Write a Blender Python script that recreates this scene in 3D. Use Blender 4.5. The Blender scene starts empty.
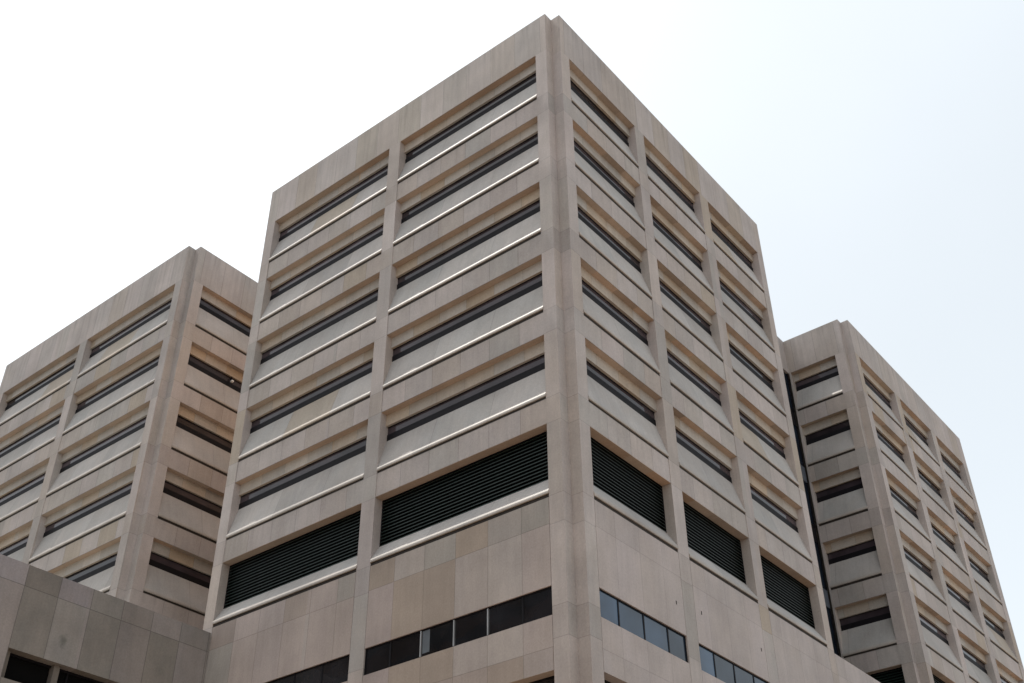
import bpy, bmesh, math, random
from mathutils import Vector
random.seed(7)
R = math.radians
GZ = 43.5                      # height of the top-row window heads above the ground
scene = bpy.context.scene
col = scene.collection

# ------------------------------------------------------------------ camera, world, sun, exposure
cam = bpy.data.cameras.new('camera')
cam.sensor_width = 36
cam.lens = 40.3218
cam.clip_end = 6000
co = bpy.data.objects.new('camera', cam)
co.location = (-27.88644557, -19.56226203, GZ - 41.90067438)
co.rotation_euler = (R(126.393), R(0.450), R(-51.145))
col.objects.link(co)
scene.camera = co

SUN_EL, SUN_AZ = R(64.0), R(-1.6)          # azimuth from +Y, towards +X positive
w = bpy.data.worlds.new('World')
scene.world = w
w.use_nodes = True
nt = w.node_tree
nt.nodes.clear()
sky = nt.nodes.new('ShaderNodeTexSky')
sky.sky_type = 'NISHITA'
sky.sun_disc = False
sky.sun_elevation = SUN_EL
sky.sun_rotation = SUN_AZ
sky.altitude = 50
sky.air_density = 1.0
sky.dust_density = 5.0
sky.ozone_density = 1.0
hs = nt.nodes.new('ShaderNodeHueSaturation')      # thin high haze: the blue is washed out
hs.inputs['Saturation'].default_value = 0.45
hs.inputs['Value'].default_value = 1.0
bg = nt.nodes.new('ShaderNodeBackground')
bg.inputs['Strength'].default_value = 0.15
wo = nt.nodes.new('ShaderNodeOutputWorld')
nt.links.new(sky.outputs[0], hs.inputs['Color'])
veil = nt.nodes.new('ShaderNodeMix')               # bright even veil of thin cloud
veil.data_type = 'RGBA'
veil.inputs[0].default_value = 0.55
veil.inputs[7].default_value = (5.45, 5.95, 6.15, 1)
nt.links.new(hs.outputs[0], veil.inputs[6])
tc = nt.nodes.new('ShaderNodeTexCoord')
cn = nt.nodes.new('ShaderNodeTexNoise')              # faint unevenness of the veil
cn.inputs['Scale'].default_value = 1.6
cn.inputs['Detail'].default_value = 4
cn.inputs['Roughness'].default_value = 0.5
cm = nt.nodes.new('ShaderNodeMapRange')
cm.inputs[1].default_value = 0.3; cm.inputs[2].default_value = 0.7
cm.inputs[3].default_value = 0.955; cm.inputs[4].default_value = 1.045
cx = nt.nodes.new('ShaderNodeVectorMath'); cx.operation = 'SCALE'
nt.links.new(tc.outputs['Generated'], cn.inputs['Vector'])
nt.links.new(cn.outputs['Fac'], cm.inputs[0])
nt.links.new(veil.outputs[2], cx.inputs[0])
nt.links.new(cm.outputs[0], cx.inputs['Scale'])
nt.links.new(cx.outputs[0], bg.inputs['Color'])
nt.links.new(bg.outputs[0], wo.inputs['Surface'])

sl = bpy.data.lights.new('sun', 'SUN')
sl.energy = 3.6
sl.angle = R(0.6)
sl.color = (1.0, 0.95, 0.88)
so = bpy.data.objects.new('sun', sl)
sv = Vector((math.sin(SUN_AZ) * math.cos(SUN_EL), math.cos(SUN_AZ) * math.cos(SUN_EL), math.sin(SUN_EL)))
so.rotation_euler = sv.to_track_quat('Z', 'Y').to_euler()
so.location = (-20, 20, 120)
col.objects.link(so)

scene.view_settings.view_transform = 'Standard'
scene.view_settings.look = 'None'
scene.view_settings.gamma = 1
scene.view_settings.exposure = 0.38
scene.view_settings.use_curve_mapping = False
scene.cycles.max_bounces = 8
scene.cycles.diffuse_bounces = 5

# ------------------------------------------------------------------ materials
class N:
    """tiny node-graph helper"""
    def __init__(s, name):
        s.m = bpy.data.materials.new(name)
        s.m.use_nodes = True
        s.t = s.m.node_tree
        s.b = s.t.nodes['Principled BSDF']
    def n(s, kind, **kw):
        x = s.t.nodes.new(kind)
        for k, v in kw.items():
            setattr(x, k, v)
        return x
    def link(s, a, b):
        s.t.links.new(a, b)
    def put(s, sock, v):
        if hasattr(v, 'is_linked') or hasattr(v, 'links'):
            s.link(v, sock)
        else:
            sock.default_value = v
    def math(s, op, a, b=0.0, c=None, clamp=False):
        x = s.n('ShaderNodeMath', operation=op, use_clamp=clamp)
        s.put(x.inputs[0], a)
        s.put(x.inputs[1], b)
        if c is not None:
            s.put(x.inputs[2], c)
        return x.outputs[0]
    def mix(s, f, a, b, blend='MIX'):
        x = s.n('ShaderNodeMix', data_type='RGBA', blend_type=blend)
        s.put(x.inputs[0], f)
        s.put(x.inputs[6], a)
        s.put(x.inputs[7], b)
        return x.outputs[2]
    def vec(s, x, y, z):
        c = s.n('ShaderNodeCombineXYZ')
        s.put(c.inputs[0], x); s.put(c.inputs[1], y); s.put(c.inputs[2], z)
        return c.outputs[0]
    def noise(s, v, scale, detail=3.0, rough=0.55):
        x = s.n('ShaderNodeTexNoise')
        s.link(v, x.inputs['Vector'])
        x.inputs['Scale'].default_value = scale
        x.inputs['Detail'].default_value = detail
        x.inputs['Roughness'].default_value = rough
        return x.outputs['Fac']
    def mrange(s, v, a, b, c, d):
        x = s.n('ShaderNodeMapRange')
        s.put(x.inputs[0], v)
        for i, q in enumerate((a, b, c, d)):
            x.inputs[i + 1].default_value = q
        return x.outputs[0]

def stone(name, tints, joints_u=True, levels='tower', phase=0.80, pitch=1.5, streak=0.5, joint_dark=0.62, jw=0.013, rough=0.72, spread=1.0, stain=None):
    """stone cladding slabs: each slab its own tint, dark joints, rain streaks, blotches, grain"""
    k = N(name)
    g = k.n('ShaderNodeNewGeometry')
    sp = k.n('ShaderNodeSeparateXYZ'); k.link(g.outputs['Position'], sp.inputs[0])
    sn = k.n('ShaderNodeSeparateXYZ'); k.link(g.outputs['True Normal'], sn.inputs[0])
    px, py, pz = sp.outputs
    facex = k.math('GREATER_THAN', k.math('ABSOLUTE', sn.outputs[0]), 0.6)
    horiz = k.math('GREATER_THAN', k.math('ABSOLUTE', sn.outputs[2]), 0.75)
    u = k.math('ADD', k.math('MULTIPLY', facex, py), k.math('MULTIPLY', k.math('SUBTRACT', 1.0, facex), px))
    v = k.math('SUBTRACT', pz, GZ)
    uu = k.math('DIVIDE', k.math('SUBTRACT', u, phase), pitch)
    cell = k.math('FLOOR', uu)
    fu = k.math('FRACT', k.math('ADD', uu, 100.0))
    du = k.math('MULTIPLY', k.math('SUBTRACT', 0.5, k.math('ABSOLUTE', k.math('SUBTRACT', fu, 0.5))), pitch)
    mask = k.math('LESS_THAN', du, jw) if joints_u else None
    row = None
    if levels == 'tower':
        w4 = k.math('DIVIDE', v, 4.0)
        f4 = k.math('MULTIPLY', k.math('FRACT', k.math('ADD', w4, 100.0)), 4.0)
        d1 = k.math('ABSOLUTE', k.math('SUBTRACT', f4, 1.085))
        d2 = k.math('SUBTRACT', 2.0, k.math('ABSOLUTE', k.math('SUBTRACT', f4, 2.0)))
        hm = k.math('LESS_THAN', k.math('MINIMUM', d1, d2), jw)
        row = k.math('ADD', k.math('MULTIPLY', k.math('FLOOR', w4), 2.0), k.math('GREATER_THAN', f4, 1.085))
    else:
        hm, row = None, 0.0
        for z in levels:
            h = k.math('LESS_THAN', k.math('ABSOLUTE', k.math('SUBTRACT', v, z)), jw)
            hm = h if hm is None else k.math('MAXIMUM', hm, h)
            row = k.math('ADD', row, k.math('GREATER_THAN', v, z))
    if not joints_u:
        cell = k.math('FLOOR', k.math('DIVIDE', u, 3.1))
    mask = hm if mask is None else k.math('MAXIMUM', mask, hm)
    mask = k.math('MULTIPLY', mask, k.math('SUBTRACT', 1.0, horiz))
    wn = k.n('ShaderNodeTexWhiteNoise', noise_dimensions='4D')
    k.link(k.vec(cell, row, facex), wn.inputs['Vector'])
    k.link(k.math('ROUND', k.math('DIVIDE', k.math('ADD', px, py), 26.0)), wn.inputs['W'])
    cr = k.n('ShaderNodeValToRGB')
    cr.color_ramp.interpolation = 'LINEAR'
    el = cr.color_ramp.elements
    while len(el) < len(tints):
        el.new(0.5)
    for i, t in enumerate(tints):
        el[i].position = i / (len(tints) - 1)
        el[i].color = (*t, 1)
    k.link(wn.outputs['Value'], cr.inputs[0])
    c = cr.outputs[0]
    # slabs differ in lightness too
    w2 = k.n('ShaderNodeTexWhiteNoise', noise_dimensions='3D')
    k.link(k.vec(k.math('ADD', cell, 37.0), row, 5.0), w2.inputs['Vector'])
    lum = k.mrange(w2.outputs['Value'], 0, 1, 1 - 0.10 * spread, 1 + 0.06 * spread)
    odd = k.math('MULTIPLY', k.math('GREATER_THAN', w2.outputs['Value'], 0.93), 0.75 * min(1.0, spread))   # a few replaced slabs
    c = k.mix(odd, c, (0.345, 0.285, 0.215, 1))
    P = g.outputs['Position']
    blotch = k.mrange(k.noise(P, 0.45, 4, 0.6), 0.3, 0.7, 0.86, 1.10)
    hue = k.mrange(k.noise(k.vec(k.math('MULTIPLY', u, 1.0), k.math('MULTIPLY', v, 0.6), 3.0), 0.9, 3, 0.5), 0.35, 0.65, 0.0, 1.0)
    c = k.mix(k.math('MULTIPLY', hue, 0.22), c, (0.42, 0.355, 0.30, 1))
    st = k.noise(k.vec(k.math('MULTIPLY', u, 3.2), k.math('MULTIPLY', v, 0.16), 7.0), 1.0, 4, 0.6)
    st = k.mrange(st, 0.46, 0.72, 0.0, 1.0)
    spots = k.mrange(k.noise(P, 1.7, 5, 0.75), 0.60, 0.74, 0.0, 0.30)
    # stains run down from the roof edge and fade below it
    top = k.mrange(v, -1.5, 2.3, 0.30, 1.0)
    # ... and below every ledge, where the rain drips off the nosing
    if levels == 'tower':
        ledge = k.math('MULTIPLY', k.mrange(f4, 0.25, 1.07, 0.0, 0.85), k.math('LESS_THAN', f4, 1.085))
    else:
        ledge = k.mrange(v, -25.2, -22.9, 0.0, 0.8)
        ledge = k.math('MULTIPLY', ledge, k.math('LESS_THAN', v, -20.0))
    top = k.math('MAXIMUM', top, ledge)
    st = k.math('MULTIPLY', k.math('MAXIMUM', k.math('MULTIPLY', st, top), spots), streak)
    vein = k.mrange(k.noise(k.vec(k.math('MULTIPLY', u, 4.5), k.math('MULTIPLY', v, 0.45), k.math('ADD', cell, row)), 1.0, 3, 0.6), 0.3, 0.7, 0.95, 1.045)
    grain = k.mrange(k.noise(P, 14.0, 3, 0.7), 0.3, 0.7, 0.91, 1.09)
    fine = k.mrange(k.noise(P, 55.0, 2, 0.7), 0.3, 0.7, 0.95, 1.05)
    f = k.math('MULTIPLY', k.math('MULTIPLY', lum, blotch), k.math('MULTIPLY', k.math('MULTIPLY', grain, vein), fine))
    f = k.math('MULTIPLY', f, k.math('SUBTRACT', 1.0, k.math('MULTIPLY', mask, joint_dark)))
    c = k.mix(1.0, c, k.vec(f, f, f), 'MULTIPLY')
    c = k.mix(k.math('MULTIPLY', st, 0.55), c, (0.15, 0.135, 0.115, 1))
    if stain:                                        # one damp stain on the wall
        dx = k.math('MULTIPLY', k.math('SUBTRACT', u, stain[0]), 1.6)
        dz = k.math('SUBTRACT', v, stain[1])
        dd = k.math('SQRT', k.math('ADD', k.math('MULTIPLY', dx, dx), k.math('MULTIPLY', dz, dz)))
        dd = k.math('ADD', dd, k.math('MULTIPLY', k.math('SUBTRACT', k.noise(P, 5.0, 4, 0.7), 0.5), 0.5))
        c = k.mix(k.math('MULTIPLY', k.mrange(dd, 0.06, 0.32, 0.6, 0.0), k.math('LESS_THAN', px, 0.0)), c, (0.085, 0.09, 0.075, 1))
    k.link(c, k.b.inputs['Base Color'])
    k.b.inputs['Roughness'].default_value = rough
    k.b.inputs['Specular IOR Level'].default_value = 0.35
    bp = k.n('ShaderNodeBump')
    bp.inputs['Strength'].default_value = 0.25
    bp.inputs['Distance'].default_value = 0.01
    h = k.math('SUBTRACT', k.noise(P, 22.0, 3, 0.6), k.math('MULTIPLY', mask, 1.5))
    k.link(h, bp.inputs['Height'])
    k.link(bp.outputs[0], k.b.inputs['Normal'])
    return k.m

TW = [(0.425, 0.385, 0.365), (0.455, 0.410, 0.392), (0.435, 0.378, 0.340), (0.400, 0.374, 0.352), (0.46, 0.406, 0.388), (0.44, 0.395, 0.374)]
LOW = [(0.43, 0.36, 0.325), (0.45, 0.38, 0.35), (0.375, 0.305, 0.245), (0.43, 0.36, 0.34), (0.385, 0.355, 0.32), (0.46, 0.38, 0.355)]
LOWR = [(0.435, 0.390, 0.372), (0.455, 0.404, 0.390), (0.425, 0.380, 0.360), (0.45, 0.397, 0.380)]
POD = [(0.275, 0.252, 0.235), (0.33, 0.30, 0.31), (0.24, 0.23, 0.205), (0.305, 0.27, 0.26), (0.215, 0.20, 0.175), (0.285, 0.268, 0.255)]
M = {}
M['stone'] = stone('stone_slabs', TW, joint_dark=0.33)
M['nose'] = stone('polished_nosing', [(0.38, 0.355, 0.325), (0.41, 0.37, 0.335)], joint_dark=0.2, rough=0.60, streak=0.0, pitch=3.0)
M['rear'] = stone('rear_bounce_stone', [(0.66, 0.44, 0.30), (0.68, 0.46, 0.31)])  # unseen far wall, tinted warm to throw bounce on the left tower
M['soffit'] = stone('soffit_stone_warm_bounce', [(0.42, 0.32, 0.25), (0.46, 0.36, 0.28), (0.38, 0.31, 0.255), (0.47, 0.33, 0.235), (0.40, 0.33, 0.27)], spread=2.0)  # brown stone with warm ground bounce painted into the tint
M['pier'] = stone('stone_pier', TW, joints_u=False, joint_dark=0.24, spread=1.3)
M['parapet'] = stone('stone_parapet', TW, streak=0.7, levels=[9.0], joint_dark=0.34, spread=0.6)
M['lintel'] = stone('stone_lintel', [(0.41, 0.38, 0.34), (0.43, 0.395, 0.35), (0.44, 0.35, 0.255), (0.40, 0.375, 0.34), (0.42, 0.39, 0.35)], streak=0.2, joint_dark=0.25)
M['sill'] = stone('stone_sill', [(0.40, 0.38, 0.365), (0.43, 0.405, 0.385), (0.39, 0.38, 0.365)], streak=0.3, joint_dark=0.25, pitch=3.0)
M['low'] = stone('stone_lower_wall', LOW, levels=[-23.95, -28.25], streak=0.4, spread=1.8, joint_dark=0.30)
M['low_smooth'] = stone('stone_lower_wall_smooth', LOWR, levels=[-23.95, -28.25], streak=0.3, spread=0.7, joint_dark=0.20)
M['podium'] = stone('stone_podium', POD, levels=[-24.0, -29.2], phase=-8.5, pitch=1.4, streak=0.6, spread=2.2, joint_dark=0.42, jw=0.014, stain=(-6.50, -25.50))

def flat(name, c, rough=0.5, metal=0.0, spec=0.5, var=0.15, scale=2.0):
    k = N(name)
    g = k.n('ShaderNodeNewGeometry')
    f = k.mrange(k.noise(g.outputs['Position'], scale, 3, 0.6), 0.3, 0.7, 1 - var, 1 + var)
    k.link(k.mix(1.0, (*c, 1), k.vec(f, f, f), 'MULTIPLY'), k.b.inputs['Base Color'])
    k.b.inputs['Roughness'].default_value = rough
    k.b.inputs['Metallic'].default_value = metal
    k.b.inputs['Specular IOR Level'].default_value = spec
    return k.m

def glass(name, c, wave=0.02, spec=0.5, rough=0.04):
    k = N(name)
    g = k.n('ShaderNodeNewGeometry')
    oi = k.n('ShaderNodeObjectInfo')
    f = k.mrange(k.noise(g.outputs['Position'], 0.7, 2, 0.5), 0.3, 0.7, 0.6, 1.4)
    f = k.math('MULTIPLY', f, k.mrange(oi.outputs['Random'], 0, 1, 0.45, 1.7))
    k.link(k.mix(1.0, (*c, 1), k.vec(f, f, f), 'MULTIPLY'), k.b.inputs['Base Color'])
    k.b.inputs['Roughness'].default_value = rough
    k.b.inputs['Specular IOR Level'].default_value = spec
    bp = k.n('ShaderNodeBump')
    bp.inputs['Strength'].default_value = wave
    bp.inputs['Distance'].default_value = 0.2
    k.link(k.noise(g.outputs['Position'], 1.2, 1, 0.5), bp.inputs['Height'])
    k.link(bp.outputs[0], k.b.inputs['Normal'])
    return k.m

M['glass'] = glass('tinted_window_glass', (0.040, 0.031, 0.036), spec=0.30)
M['glass_ribbon'] = glass('dark_ribbon_glass', (0.012, 0.012, 0.014))
M['glass_blue'] = glass('blue_tinted_glass', (0.010, 0.016, 0.026), spec=0.3)
M['glass_side'] = glass('sky_tinted_ribbon_glass', (0.024, 0.044, 0.075), spec=0.5)  # ribbon glass again, blue sky reflection painted into its base colour
M['blue_panel'] = flat('blue_grey_panel', (0.085, 0.10, 0.125), 0.4)
M['frame'] = flat('dark_bronze_frame', (0.008, 0.007, 0.009), 0.6, 0, 0.15)
M['mullion'] = flat('pale_aluminium_mullion', (0.42, 0.42, 0.42), 0.4, 0.6)
M['louver'] = flat('dark_green_louvre_metal', (0.011, 0.024, 0.019), 0.42, 0.0, 0.5)
M['void'] = flat('dark_louvre_backing', (0.004, 0.004, 0.004), 0.9, 0, 0.1)
M['core'] = flat('concrete_core', (0.16, 0.14, 0.12), 0.9)
M['roof'] = flat('roof_gravel', (0.30, 0.28, 0.25), 0.9, scale=6)
M['groove_hole'] = flat('groove_shade_and_hole', (0.03, 0.024, 0.02), 0.9)  # near-black: painted shade for the sill grooves, also the drain holes
M['lampw'] = flat('white_fixture', (0.75, 0.75, 0.73), 0.35)

# ------------------------------------------------------------------ mesh helpers
def fmap(F):
    # s runs along the facade, d goes into the building
    return (lambda s, d, z: (d, s, z)) if F == 'L' else (lambda s, d, z: (s, d, z))

def new():
    return bmesh.new()

def prism(bm, F, poly, s0, s1):
    """extrude a (depth, height) outline along the facade"""
    m = fmap(F)
    a = [bm.verts.new(m(s0, d, z)) for d, z in poly]
    b = [bm.verts.new(m(s1, d, z)) for d, z in poly]
    n = len(poly)
    fs = [bm.faces.new(a), bm.faces.new(b[::-1])]
    for i in range(n):
        j = (i + 1) % n
        fs.append(bm.faces.new((a[i], b[i], b[j], a[j])))
    return fs

def fbox(bm, F, s0, s1, d0, d1, z0, z1):
    return prism(bm, F, [(d0, z0), (d0, z1), (d1, z1), (d1, z0)], s0, s1)

def wbox(bm, x0, x1, y0, y1, z0, z1):
    return fbox(bm, 'R', x0, x1, y0, y1, z0, z1)

def vprism(bm, poly, z0, z1):
    a = [bm.verts.new((x, y, z0)) for x, y in poly]
    b = [bm.verts.new((x, y, z1)) for x, y in poly]
    n = len(poly)
    bm.faces.new(a); bm.faces.new(b[::-1])
    for i in range(n):
        j = (i + 1) % n
        bm.faces.new((a[i], b[i], b[j], a[j]))

def mesh(name, bm, mat, bevel=0.0):
    if bevel:
        bmesh.ops.bevel(bm, geom=[e for e in bm.edges], offset=bevel, segments=1, affect='EDGES')
    bmesh.ops.recalc_face_normals(bm, faces=bm.faces)
    me = bpy.data.meshes.new(name)
    bm.to_mesh(me)
    bm.free()
    me.materials.append(mat)
    return me

def part(name, me, parent, loc=(0, 0, 0)):
    o = bpy.data.objects.new(name, me)
    o.location = loc
    o.parent = parent
    col.objects.link(o)
    return o

def thing(name, label, cat, loc, group=None):
    o = bpy.data.objects.new(name, None)
    o.location = loc
    o['label'] = label
    o['category'] = cat
    if group:
        o['group'] = group
    col.objects.link(o)
    return o

def structure(name, bm, mat):
    o = bpy.data.objects.new(name, mesh(name, bm, mat))
    o['kind'] = 'structure'
    col.objects.link(o)
    return o

# ------------------------------------------------------------------ setting: ground, pavement, road
M['ground'] = flat('city_ground', (0.26, 0.215, 0.18), 0.9, scale=0.1)
M['asphalt'] = flat('asphalt', (0.05, 0.05, 0.05), 0.85, scale=3)
M['paint'] = flat('road_paint', (0.75, 0.75, 0.72), 0.6)
def paving():
    k = N('plaza_paving')
    g = k.n('ShaderNodeNewGeometry')
    b = k.n('ShaderNodeTexBrick')
    k.link(g.outputs['Position'], b.inputs['Vector'])
    b.offset = 0.0
    b.inputs['Scale'].default_value = 1.0
    b.inputs['Brick Width'].default_value = 1.2
    b.inputs['Row Height'].default_value = 1.2
    b.inputs['Mortar Size'].default_value = 0.012
    b.inputs['Color1'].default_value = (0.40, 0.29, 0.21, 1)
    b.inputs['Color2'].default_value = (0.33, 0.25, 0.19, 1)
    b.inputs['Mortar'].default_value = (0.12, 0.10, 0.08, 1)
    k.link(b.outputs['Color'], k.b.inputs['Base Color'])
    k.b.inputs['Roughness'].default_value = 0.85
    return k.m
M['paving'] = paving()
bm = new(); wbox(bm, -2500, 2500, -2500, 2500, -1.0, -0.15); structure('ground', bm, M['ground'])
bm = new(); wbox(bm, -45, 130, -32, 150, -0.5, 0.0); structure('pavement', bm, M['paving'])
bm = new(); wbox(bm, -61, -45.3, -600, 600, -0.5, -0.14); wbox(bm, -600, -61, -48, -33, -0.5, -0.14); wbox(bm, -45.3, 600, -48, -33, -0.5, -0.14)
structure('road', bm, M['asphalt'])
bm = new()
for i in range(-40, 40):
    wbox(bm, -53.2, -53.05, i * 9, i * 9 + 3, -0.14, -0.136)
structure('road_markings', bm, M['paint'])

# ------------------------------------------------------------------ facade pieces
NOTCH = 0.476
TOP = 2.517
ROW = 4.0
LOUV = -19.96
LIP = -22.93

def sill_poly(z_top, z_nose, d_top=0.418):
    # sloping sill panel that ends in a small rounded nose and a drip groove
    return [(d_top, z_top), (0.022, z_nose + 0.085), (0.022, z_nose - 0.095), (0.11, z_nose - 0.10),
            (0.11, z_nose - 0.13), (0.60, z_nose - 0.13), (0.60, z_top)]

def nose_poly(z):
    # rounded nosing bedded on the front edge of the sill
    return [(0.020, z + 0.085), (0.006, z + 0.062), (-0.012, z + 0.022), (-0.026, z - 0.012), (-0.030, z - 0.075),
            (-0.022, z - 0.108), (0.020, z - 0.111)]

CACHE = {}
def window_meshes(F, width):
    key = (F, round(width, 3))
    if key in CACHE:
        return CACHE[key]
    b = new()
    prism(b, F, [(0.430, -0.550), (0.430, -0.585), (0.47, -0.585), (0.47, -0.93), (0.423, -0.93), (0.423, -1.36), (0.62, -1.36), (0.62, -0.550)], 0.0, width)
    fr = mesh('window_frame', b, M['frame'])
    b = new(); fbox(b, F, 0.002, width - 0.002, 0.455, 0.469, -0.93, -0.585); gl = mesh('window_pane', b, M['glass'])
    b = new(); prism(b, F, sill_poly(-1.235, -2.70), 0.0, width); si = mesh('window_sill', b, M['sill'])
    b = new(); prism(b, F, nose_poly(-2.70), 0.0, width); no = mesh('nosing', b, M['nose'])
    b = new(); fbox(b, F, 0.0, width, 0.030, 0.30, -2.944, -2.812); dj = mesh('groove_shade', b, M['groove_hole'])  # dark strip in the sill groove, standing in for its shadow line
    b = new(); fbox(b, F, 0.0, width, 0.32, 0.625, -0.547, -0.015); li = mesh('window_lintel', b, M['lintel'])
    b = new(); fbox(b, F, 0.0, width, 0.022, 0.35, 0.0, 1.055); spn = mesh('spandrel', b, M['stone'])
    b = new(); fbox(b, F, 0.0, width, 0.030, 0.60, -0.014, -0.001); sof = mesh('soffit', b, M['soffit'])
    CACHE[key] = (fr, gl, si, li, spn, no, dj, sof)
    return CACHE[key]

def louver_meshes(F, width):
    key = ('lv', F, round(width, 3))
    if key in CACHE:
        return CACHE[key]
    b = new()
    n, z0, z1 = 14, -2.02, 0.0
    p = (z1 - z0) / n
    for i in range(n):
        z = z0 + i * p
        prism(b, F, [(0.420, z + 0.004), (0.420, z + 0.030), (0.500, z + 0.115), (0.500, z + 0.095)], 0.02, width - 0.02)
    bl = mesh('louver_blades', b, M['louver'])
    b = new(); fbox(b, F, 0.0, width, 0.56, 0.60, -2.05, 0.0); bk = mesh('louver_backing', b, M['void'])
    b = new(); prism(b, F, sill_poly(-1.985, -2.73, 0.44), 0.0, width); si = mesh('louver_sill', b, M['sill'])
    b = new()
    fbox(b, F, 0.0, 0.03, 0.415, 0.55, -2.03, 0.0); fbox(b, F, 0.0305, width-0.0305, 0.415, 0.55, -0.04, 0.0); fbox(b, F, width - 0.03, width, 0.415, 0.55, -2.03, 0.0)
    fr = mesh('louver_frame', b, M['frame'])
    CACHE[key] = (bl, bk, si, fr)
    return CACHE[key]

def at(F, s, z):
    return (0, s, z) if F == 'L' else (s, 0, z)

def ribbon(parent, F, s0, s1, ztop, zbot, seams, base, depth=0.10, light=(), mat='glass_ribbon', name='ribbon_window'):
    """horizontal band of fixed panes set back in the wall"""
    b = new()
    fbox(b, F, s0, s1, depth - 0.03, depth + 0.04, ztop - 0.045, ztop)
    fbox(b, F, s0, s1, depth - 0.03, depth + 0.04, zbot, zbot + 0.035)
    fbox(b, F, s0, s0 + 0.04, depth - 0.03, depth + 0.04, zbot + 0.036, ztop - 0.046)
    fbox(b, F, s1 - 0.04, s1, depth - 0.03, depth + 0.04, zbot + 0.036, ztop - 0.046)
    for i, s in enumerate(seams):
        if i not in light:
            fbox(b, F, s - 0.035, s + 0.035, depth - 0.02, depth + 0.03, zbot + 0.036, ztop - 0.046)
    fr = part(name, mesh(name, b, M['frame']), parent, (0, 0, base))
    for i in light:
        b = new(); fbox(b, F, seams[i] - 0.022, seams[i] + 0.022, depth - 0.05, depth + 0.03, zbot + 0.036, ztop - 0.046)
        part('mullion', mesh('mullion', b, M['mullion']), fr)
    ed = [s0] + list(seams) + [s1]
    for a, c in zip(ed[:-1], ed[1:]):
        b = new(); t = random.uniform(-0.006, 0.006)
        m = fmap(F)
        prism(b, F, [(depth + t, zbot), (depth - t, ztop), (depth + 0.05, ztop), (depth + 0.05, zbot)], a + 0.002, c - 0.002)
        part('pane', mesh('pane', b, M[mat]), fr)
    return fr

def facade(t, F, spans, end, base, low_rows, first_louver=True):
    """spans: list of (s0, s1) openings; everything is relative to the tower corner, heights relative to the top window head"""
    H = GZ - t.location.z      # local z of height 0
    for i, (s0, s1) in enumerate(spans):
        wd = s1 - s0 - 0.006
        fr, gl, si, li, spn, no, dj, sof = window_meshes(F, wd)
        for r in range(5):
            z = H - r * ROW
            wnd = part('window', fr, t, at(F, s0 + 0.003, z))
            part('pane', gl, wnd)
            part('sill', si, wnd)
            part('nosing', no, wnd)
            part('groove_shade', dj, wnd)
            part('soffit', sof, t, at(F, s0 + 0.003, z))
            part('lintel', li, t, at(F, s0 + 0.003, z))
            if r:
                part('spandrel', spn, t, at(F, s0 + 0.003, z))
        # spandrel over the louvre row is flush too
        part('spandrel', spn, t, at(F, s0 + 0.003, H + LOUV))
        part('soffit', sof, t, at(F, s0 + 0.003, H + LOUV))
        bl, bk, s2, f2 = louver_meshes(F, wd)
        lv = part('louver', bl, t, at(F, s0 + 0.003, H + LOUV))
        part('backing', bk, lv); part('sill', s2, lv); part('frame', f2, lv)
        part('nosing', no, lv, (0, 0, -0.03)); part('groove_shade', dj, lv, (0, 0, -0.03))
    # plain walls below the louvres
    if low_rows:
        for i, (s0, s1) in enumerate(spans):
            a, c = s0 + 0.019, s1 - 0.019
            seams = low_rows[i]
            for d0, z0, z1 in ((0.0, -26.175, LIP - 0.015), (0.0, -29.0, -27.19), (0.14, -27.189, -26.176), (0.0, -37.0, -32.6), (0.0, base, -42.6)):
                b = new()
                fbox(b, F, a, c, d0, 0.64, z0, z1)
                part('lower_wall', mesh('lower_wall', b, M['low'] if F == 'L' else M['low_smooth']), t, (0, 0, H))
            lt = (1, 2, 3) if F == 'L' and i == 0 and len(seams) > 3 else ()
            ribbon(t, F, a + 0.002, c - 0.002, -26.176, -27.188, seams, H, depth=0.085, light=lt, mat='glass_ribbon' if F == 'L' else 'glass_side')
            for (zt, zb) in ((-29.001, -32.599), (-37.001, -42.599)):
                n = 5
                sm = [a + (c - a) * q / n for q in range(1, n)]
                ribbon(t, F, a + 0.002, c - 0.002, zt, zb, sm, H, depth=0.42, name='storefront_window')
    return

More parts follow.
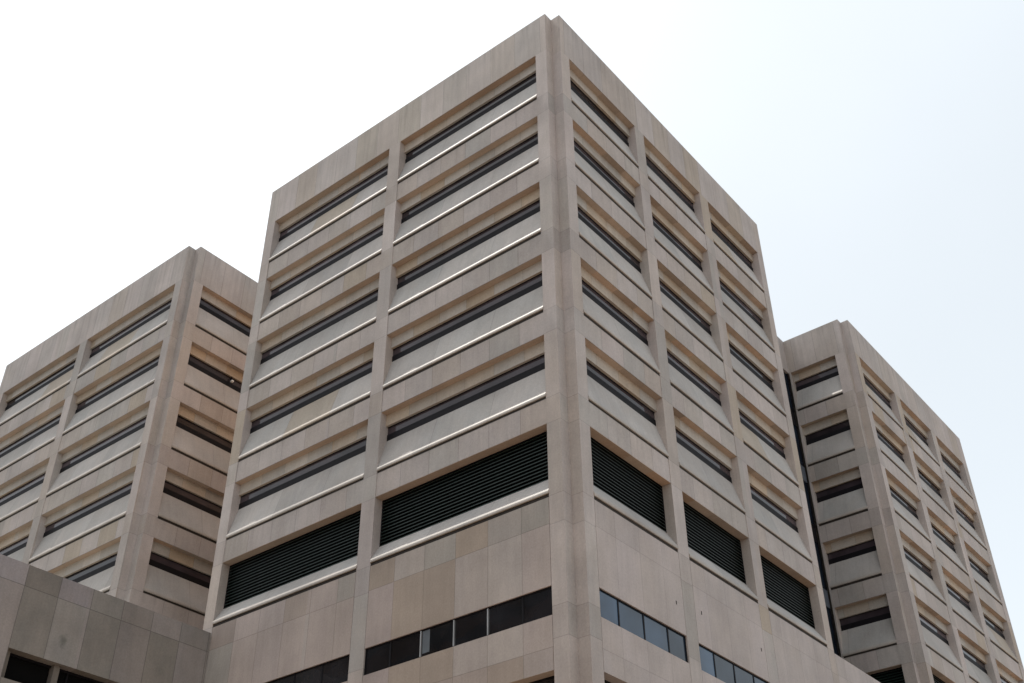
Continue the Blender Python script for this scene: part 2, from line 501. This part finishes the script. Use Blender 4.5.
def tower(label, x0, y0, zbase, L_spans, L_end, R_spans, R_end, L_low=None, R_low=None, rear=19.96, L_stub=False):
    t = thing('tower_block', label, 'building', (x0, y0, zbase), 'stone clad tower blocks of one complex')
    H = GZ - zbase
    base = zbase - GZ
    n = NOTCH
    X1, Y1 = R_end + n, (L_end if L_stub else L_end + n)
    if L_stub:
        Y1 = rear
    # inner core behind all the cladding
    b = new(); wbox(b, 0.63, X1 - 0.30, 0.63, Y1 - 0.30, -H * 0 + (base + H) * 0, H + 1.0)
    part('inner_wall', mesh('inner_wall', b, M['core']), t)
    # cladding of the two unseen far sides, coloured to shape bounce light
    b = new()
    wbox(b, n, X1 - n, Y1 - 0.29, Y1, 0, H)
    part('rear_wall', mesh('rear_wall', b, M['rear']), t)
    b = new()
    wbox(b, X1 - 0.29, X1, n, Y1 - n, 0, H)
    part('rear_wall', mesh('rear_wall', b, M['podium']), t)
    # parapet ring with the notched corners
    b = new()
    out = [(0, n), (n, n), (n, 0), (X1 - n, 0), (X1 - n, n), (X1, n), (X1, Y1 - n), (X1 - n, Y1 - n), (X1 - n, Y1), (n, Y1), (n, Y1 - n), (0, Y1 - n)]
    if L_stub:
        out = [(0, n), (n, n), (n, 0), (X1 - n, 0), (X1 - n, n), (X1, n), (X1, Y1), (0, Y1)]
    q = n + 0.35
    inn = [(q, q), (X1 - q, q), (X1 - q, Y1 - q), (q, Y1 - q)]
    vprism(b, out, H, H + 0.9)
    # upright part of the parapet above the roof slab, built as four walls
    me = mesh('parapet', b, M['parapet'])
    part('parapet', me, t)
    b = new()
    vprism(b, out, H + 0.9, H + TOP)
    part('parapet', mesh('parapet', b, M['parapet']), t)
    b = new(); wbox(b, q, X1 - q, q, Y1 - q, H + TOP + 0.002, H + TOP + 0.02)
    part('roof', mesh('roof', b, M['roof']), t)
    # piers
    xc, yc = R_spans[0][0], L_spans[0][0]
    b = new()
    vprism(b, [(0, n), (n, n), (n, 0), (xc, 0), (xc, 0.7), (0.7, 0.7), (0.7, yc), (0, yc)], 0, H - 0.003)
    part('corner_pier', mesh('corner_pier', b, M['pier']), t)
    for F, spans, end in (('L', L_spans, L_end), ('R', R_spans, R_end)):
        for i, (s0, s1) in enumerate(spans):
            e = spans[i + 1][0] if i + 1 < len(spans) else end
            b = new(); fbox(b, F, s1, e, 0.0, 0.7, 0, H - 0.003)
            part('pier', mesh('pier', b, M['pier']), t)
    facade(t, 'L', L_spans, L_end, base, L_low)
    facade(t, 'R', R_spans, R_end, base, R_low)
    return t

def seq(a, b, first, step=1.5):
    out = []
    s = first
    while s < b - 0.35:
        if s > a + 0.35:
            out.append(s)
        s += step
    return out

LS = [(1.092, 9.61), (10.354, 18.841)]
RS = [(1.122, 6.514), (7.299, 12.58), (13.411, 18.757)]
main = tower('central stone tower block, tallest in the photo, rising from lower walls with dark ribbon windows',
             0, 0, 0, LS, 19.483, RS, 19.389,
             L_low=[[2.35, 3.83, 5.34, 6.87, 8.35], seq(10.354, 18.841, 11.85)],
             R_low=[[2.29, 3.81, 5.33], [8.45, 9.9, 11.4], [14.9, 16.4, 17.9]])
left = tower('left stone tower block standing behind the low wing, its right side tinted warm',
             -0.078, 26.136, GZ - 23.17, LS, 19.60, RS, 19.389)
RS2 = [(1.122, 6.421), (7.251, 12.439), (13.331, 18.40)]
right = tower('right stone tower block with its left side in shade beside the dark glazed strip',
              30.589, -0.03, 0, [(1.12, 4.20)], 4.30, RS2, 19.245,
              L_low=[[2.6]], R_low=[[2.29, 3.81, 5.33], [8.45, 9.9, 11.4], [14.9, 16.4]], rear=19.96, L_stub=True)

# a pale blind drawn down the edge of one pane
b = new(); wbox(b, 0.070, 0.083, 6.47, 6.80, GZ - 27.05, GZ - 26.24)
M['blind'] = flat('pale_blind', (0.10, 0.115, 0.13), 0.6)
part('blind', mesh('blind', b, M['blind']), main)

# small dark drain holes in the lower wall of the central tower
for x, z in ((6.0, -25.08), (7.76, -24.90), (12.25, -24.96)):
    b = new(); wbox(b, -0.028, 0.028, -0.006, 0.03, -0.07, 0.07)
    part('drain_hole', mesh('drain_hole', b, M['groove_hole']), main, (x, 0, GZ + z))

# ------------------------------------------------------------------ low wings
wing = thing('low_wing', 'low grey stone wing with a dark window band, in front of the left tower', 'building', (-30, 18.84, 0))
def wpart(name, bm, mat, parent, org):
    me = mesh(name, bm, mat)
    me.transform(__import__('mathutils').Matrix.Translation((-org[0], -org[1], -org[2])))
    return part(name, me, parent)
ORG = (-30, 18.84, 0)
xg = -0.03
bands = [(-8.49, -1.6), (-17.9, -10.0), (-27.4, -19.4), (-37, -29), (-46.5, -38.5)]
T = GZ - 23.18
b = new()
wbox(b, -44.8, xg, 18.84, 19.6, GZ - 26.35, T)
wbox(b, -44.8, xg, 18.84, 19.6, 4.5, GZ - 27.42)
edges = [xg] + [e for a_, c_ in bands[:4] for e in (c_, a_)] + [-44.8]
for i in range(0, len(edges), 2):
    wbox(b, edges[i + 1], edges[i], 18.84, 19.6, GZ - 27.42 + 0.001, GZ - 26.351)
wpart('wall', b, M['podium'], wing, ORG)
b = new()
vprism(b, [(-44.8, 19.6), (xg, 19.6), (xg, 19.97), (19.8, 19.97), (19.8, 60), (-44.8, 60)], 0, T - 0.05)
wpart('roof', b, M['roof'], wing, ORG)
b = new(); wbox(b, -44.8, xg, 19.0, 19.59, 0.0, 4.49); wpart('ground_floor_wall', b, M['podium'], wing, ORG)
for (a_, c_) in bands[:4]:
    b = new()
    wbox(b, a_, c_, 19.28, 19.33, GZ - 27.418, GZ - 27.34)
    wbox(b, a_, c_, 19.26, 19.33, GZ - 26.44, GZ - 26.353)
    s = a_ + 2.35
    while s < c_ - 0.5:
        wbox(b, s + 0.34, s + 0.40, 19.26, 19.33, GZ - 27.33, GZ - 26.45)
        s += 2.4
    fr = wpart('window', b, M['frame'], wing, ORG)
    b = new(); wbox(b, a_, c_, 19.335, 19.36, GZ - 27.418, GZ - 26.352)
    wpart('pane', b, M['void'], fr, (ORG[0], ORG[1], 0))
    posts = [(a_ + 0.003, a_ + 0.22)]
    s = a_ + 2.0
    while s < c_ - 0.5:
        posts.append((s, s + 0.24))
        s += 2.4
    for p0, p1 in posts:
        b = new()
        wbox(b, p0, p1, 19.05, 19.33, GZ - 27.417, GZ - 26.353)
        wpart('mullion', b, M['core'], fr, ORG)

wing2 = thing('low_wing', 'smooth pale stone low wing at the foot of the gap between central and right towers', 'building', (25, 0, 0))
b = new()
vprism(b, [(19.403, 0), (30.57, 0), (30.57, 16), (19.9, 16), (19.9, 0.49), (19.403, 0.49)], 0, GZ - 22.985)
wpart('wall', b, M['low_smooth'], wing2, (25, 0, 0))
b = new(); wbox(b, 20.2, 30.3, 0.4, 4.2, GZ - 22.98, GZ - 22.96); wpart('roof', b, M['roof'], wing2, (25, 0, 0))

# glazed link between central and right towers
link = thing('glazed_link', 'narrow dark blue glazed strip joining the shaded side of the right tower', 'building link', (25, 4.30, GZ - 22.9))
LO = (25, 4.30, GZ - 22.9)
b = new(); wbox(b, 19.88, 30.58, 4.30, 15, GZ + 0.0, GZ + TOP + 0.03); wpart('parapet', b, M['parapet'], link, LO)
b = new(); wbox(b, 19.88, 30.58, 4.50, 15, GZ - 22.9, GZ - 0.003); wpart('inner_wall', b, M['core'], link, LO)
for r in range(0, 6):
    z1 = GZ - r * ROW - 0.02 if r == 0 else GZ - r * ROW
    z0 = GZ - (r + 1) * ROW + 1.07
    b = new()
    for i in range(9):
        x = 30.56 - i * 1.2
        wbox(b, x - 0.06, x, 4.36, 4.44, z0, z1)
    wbox(b, 19.9, 30.56, 4.37, 4.44, z0, z0 + 0.06)
    fr = wpart('window', b, M['frame'], link, LO)
    b = new(); wbox(b, 19.9, 30.56, 4.442, 4.46, z0, z1); wpart('pane', b, M['glass_blue'], fr, LO)
    if r % 2 == 0 and r < 5:
        b = new(); wbox(b, 19.9, 30.56, 4.40, 4.49, z0 - 1.068, z0 - 0.002); wpart('panel', b, M['frame'], link, LO)
    elif r < 5:
        b = new(); wbox(b, 19.9, 30.56, 4.38, 4.49, z0 - 1.068, z0 - 0.002); wpart('panel', b, M['blue_panel'], link, LO)

# small flood lamp under the second window of the left tower's warm side
lamp = thing('wall_lamp', 'tiny white lamp on the left tower, second window row, beside the central tower', 'lamp', (4.22, 26.42, GZ - 4.92))
b = new(); wbox(b, -0.07, 0.07, -0.14, 0.0, -0.05, 0.05); part('lamp_head', mesh('lamp_head', b, M['lampw'], 0.01), lamp)
b = new(); wbox(b, -0.015, 0.015, -0.02, 0.12, 0.03, 0.32); part('bracket', mesh('bracket', b, M['frame']), lamp)

# ------------------------------------------------------------------ unseen block across the street, added for dark reflections in the glass
ob = thing('reflection_block', 'dark brown block across the street, unseen, added to darken the ribbon window reflections', 'building', (-80, 75, 0))
M['brick'] = flat('dark_brown_brick', (0.085, 0.055, 0.042), 0.85, scale=0.5)
b = new(); wbox(b, -14, 14, -55, 55, 0, 56); part('wall', mesh('wall', b, M['brick']), ob)
b = new(); wbox(b, -13.5, 13.5, -54.5, 54.5, 56.0, 57.2); part('roof', mesh('roof', b, M['core']), ob)
b = new()
for r_ in range(14):
    wbox(b, 13.9, 14.03, -53, 53, 2.0 + r_ * 4.0, 3.6 + r_ * 4.0)
o_ = part('window_band', mesh('window_band', b, M['glass_ribbon']), ob)
o_['kind'] = 'stuff'
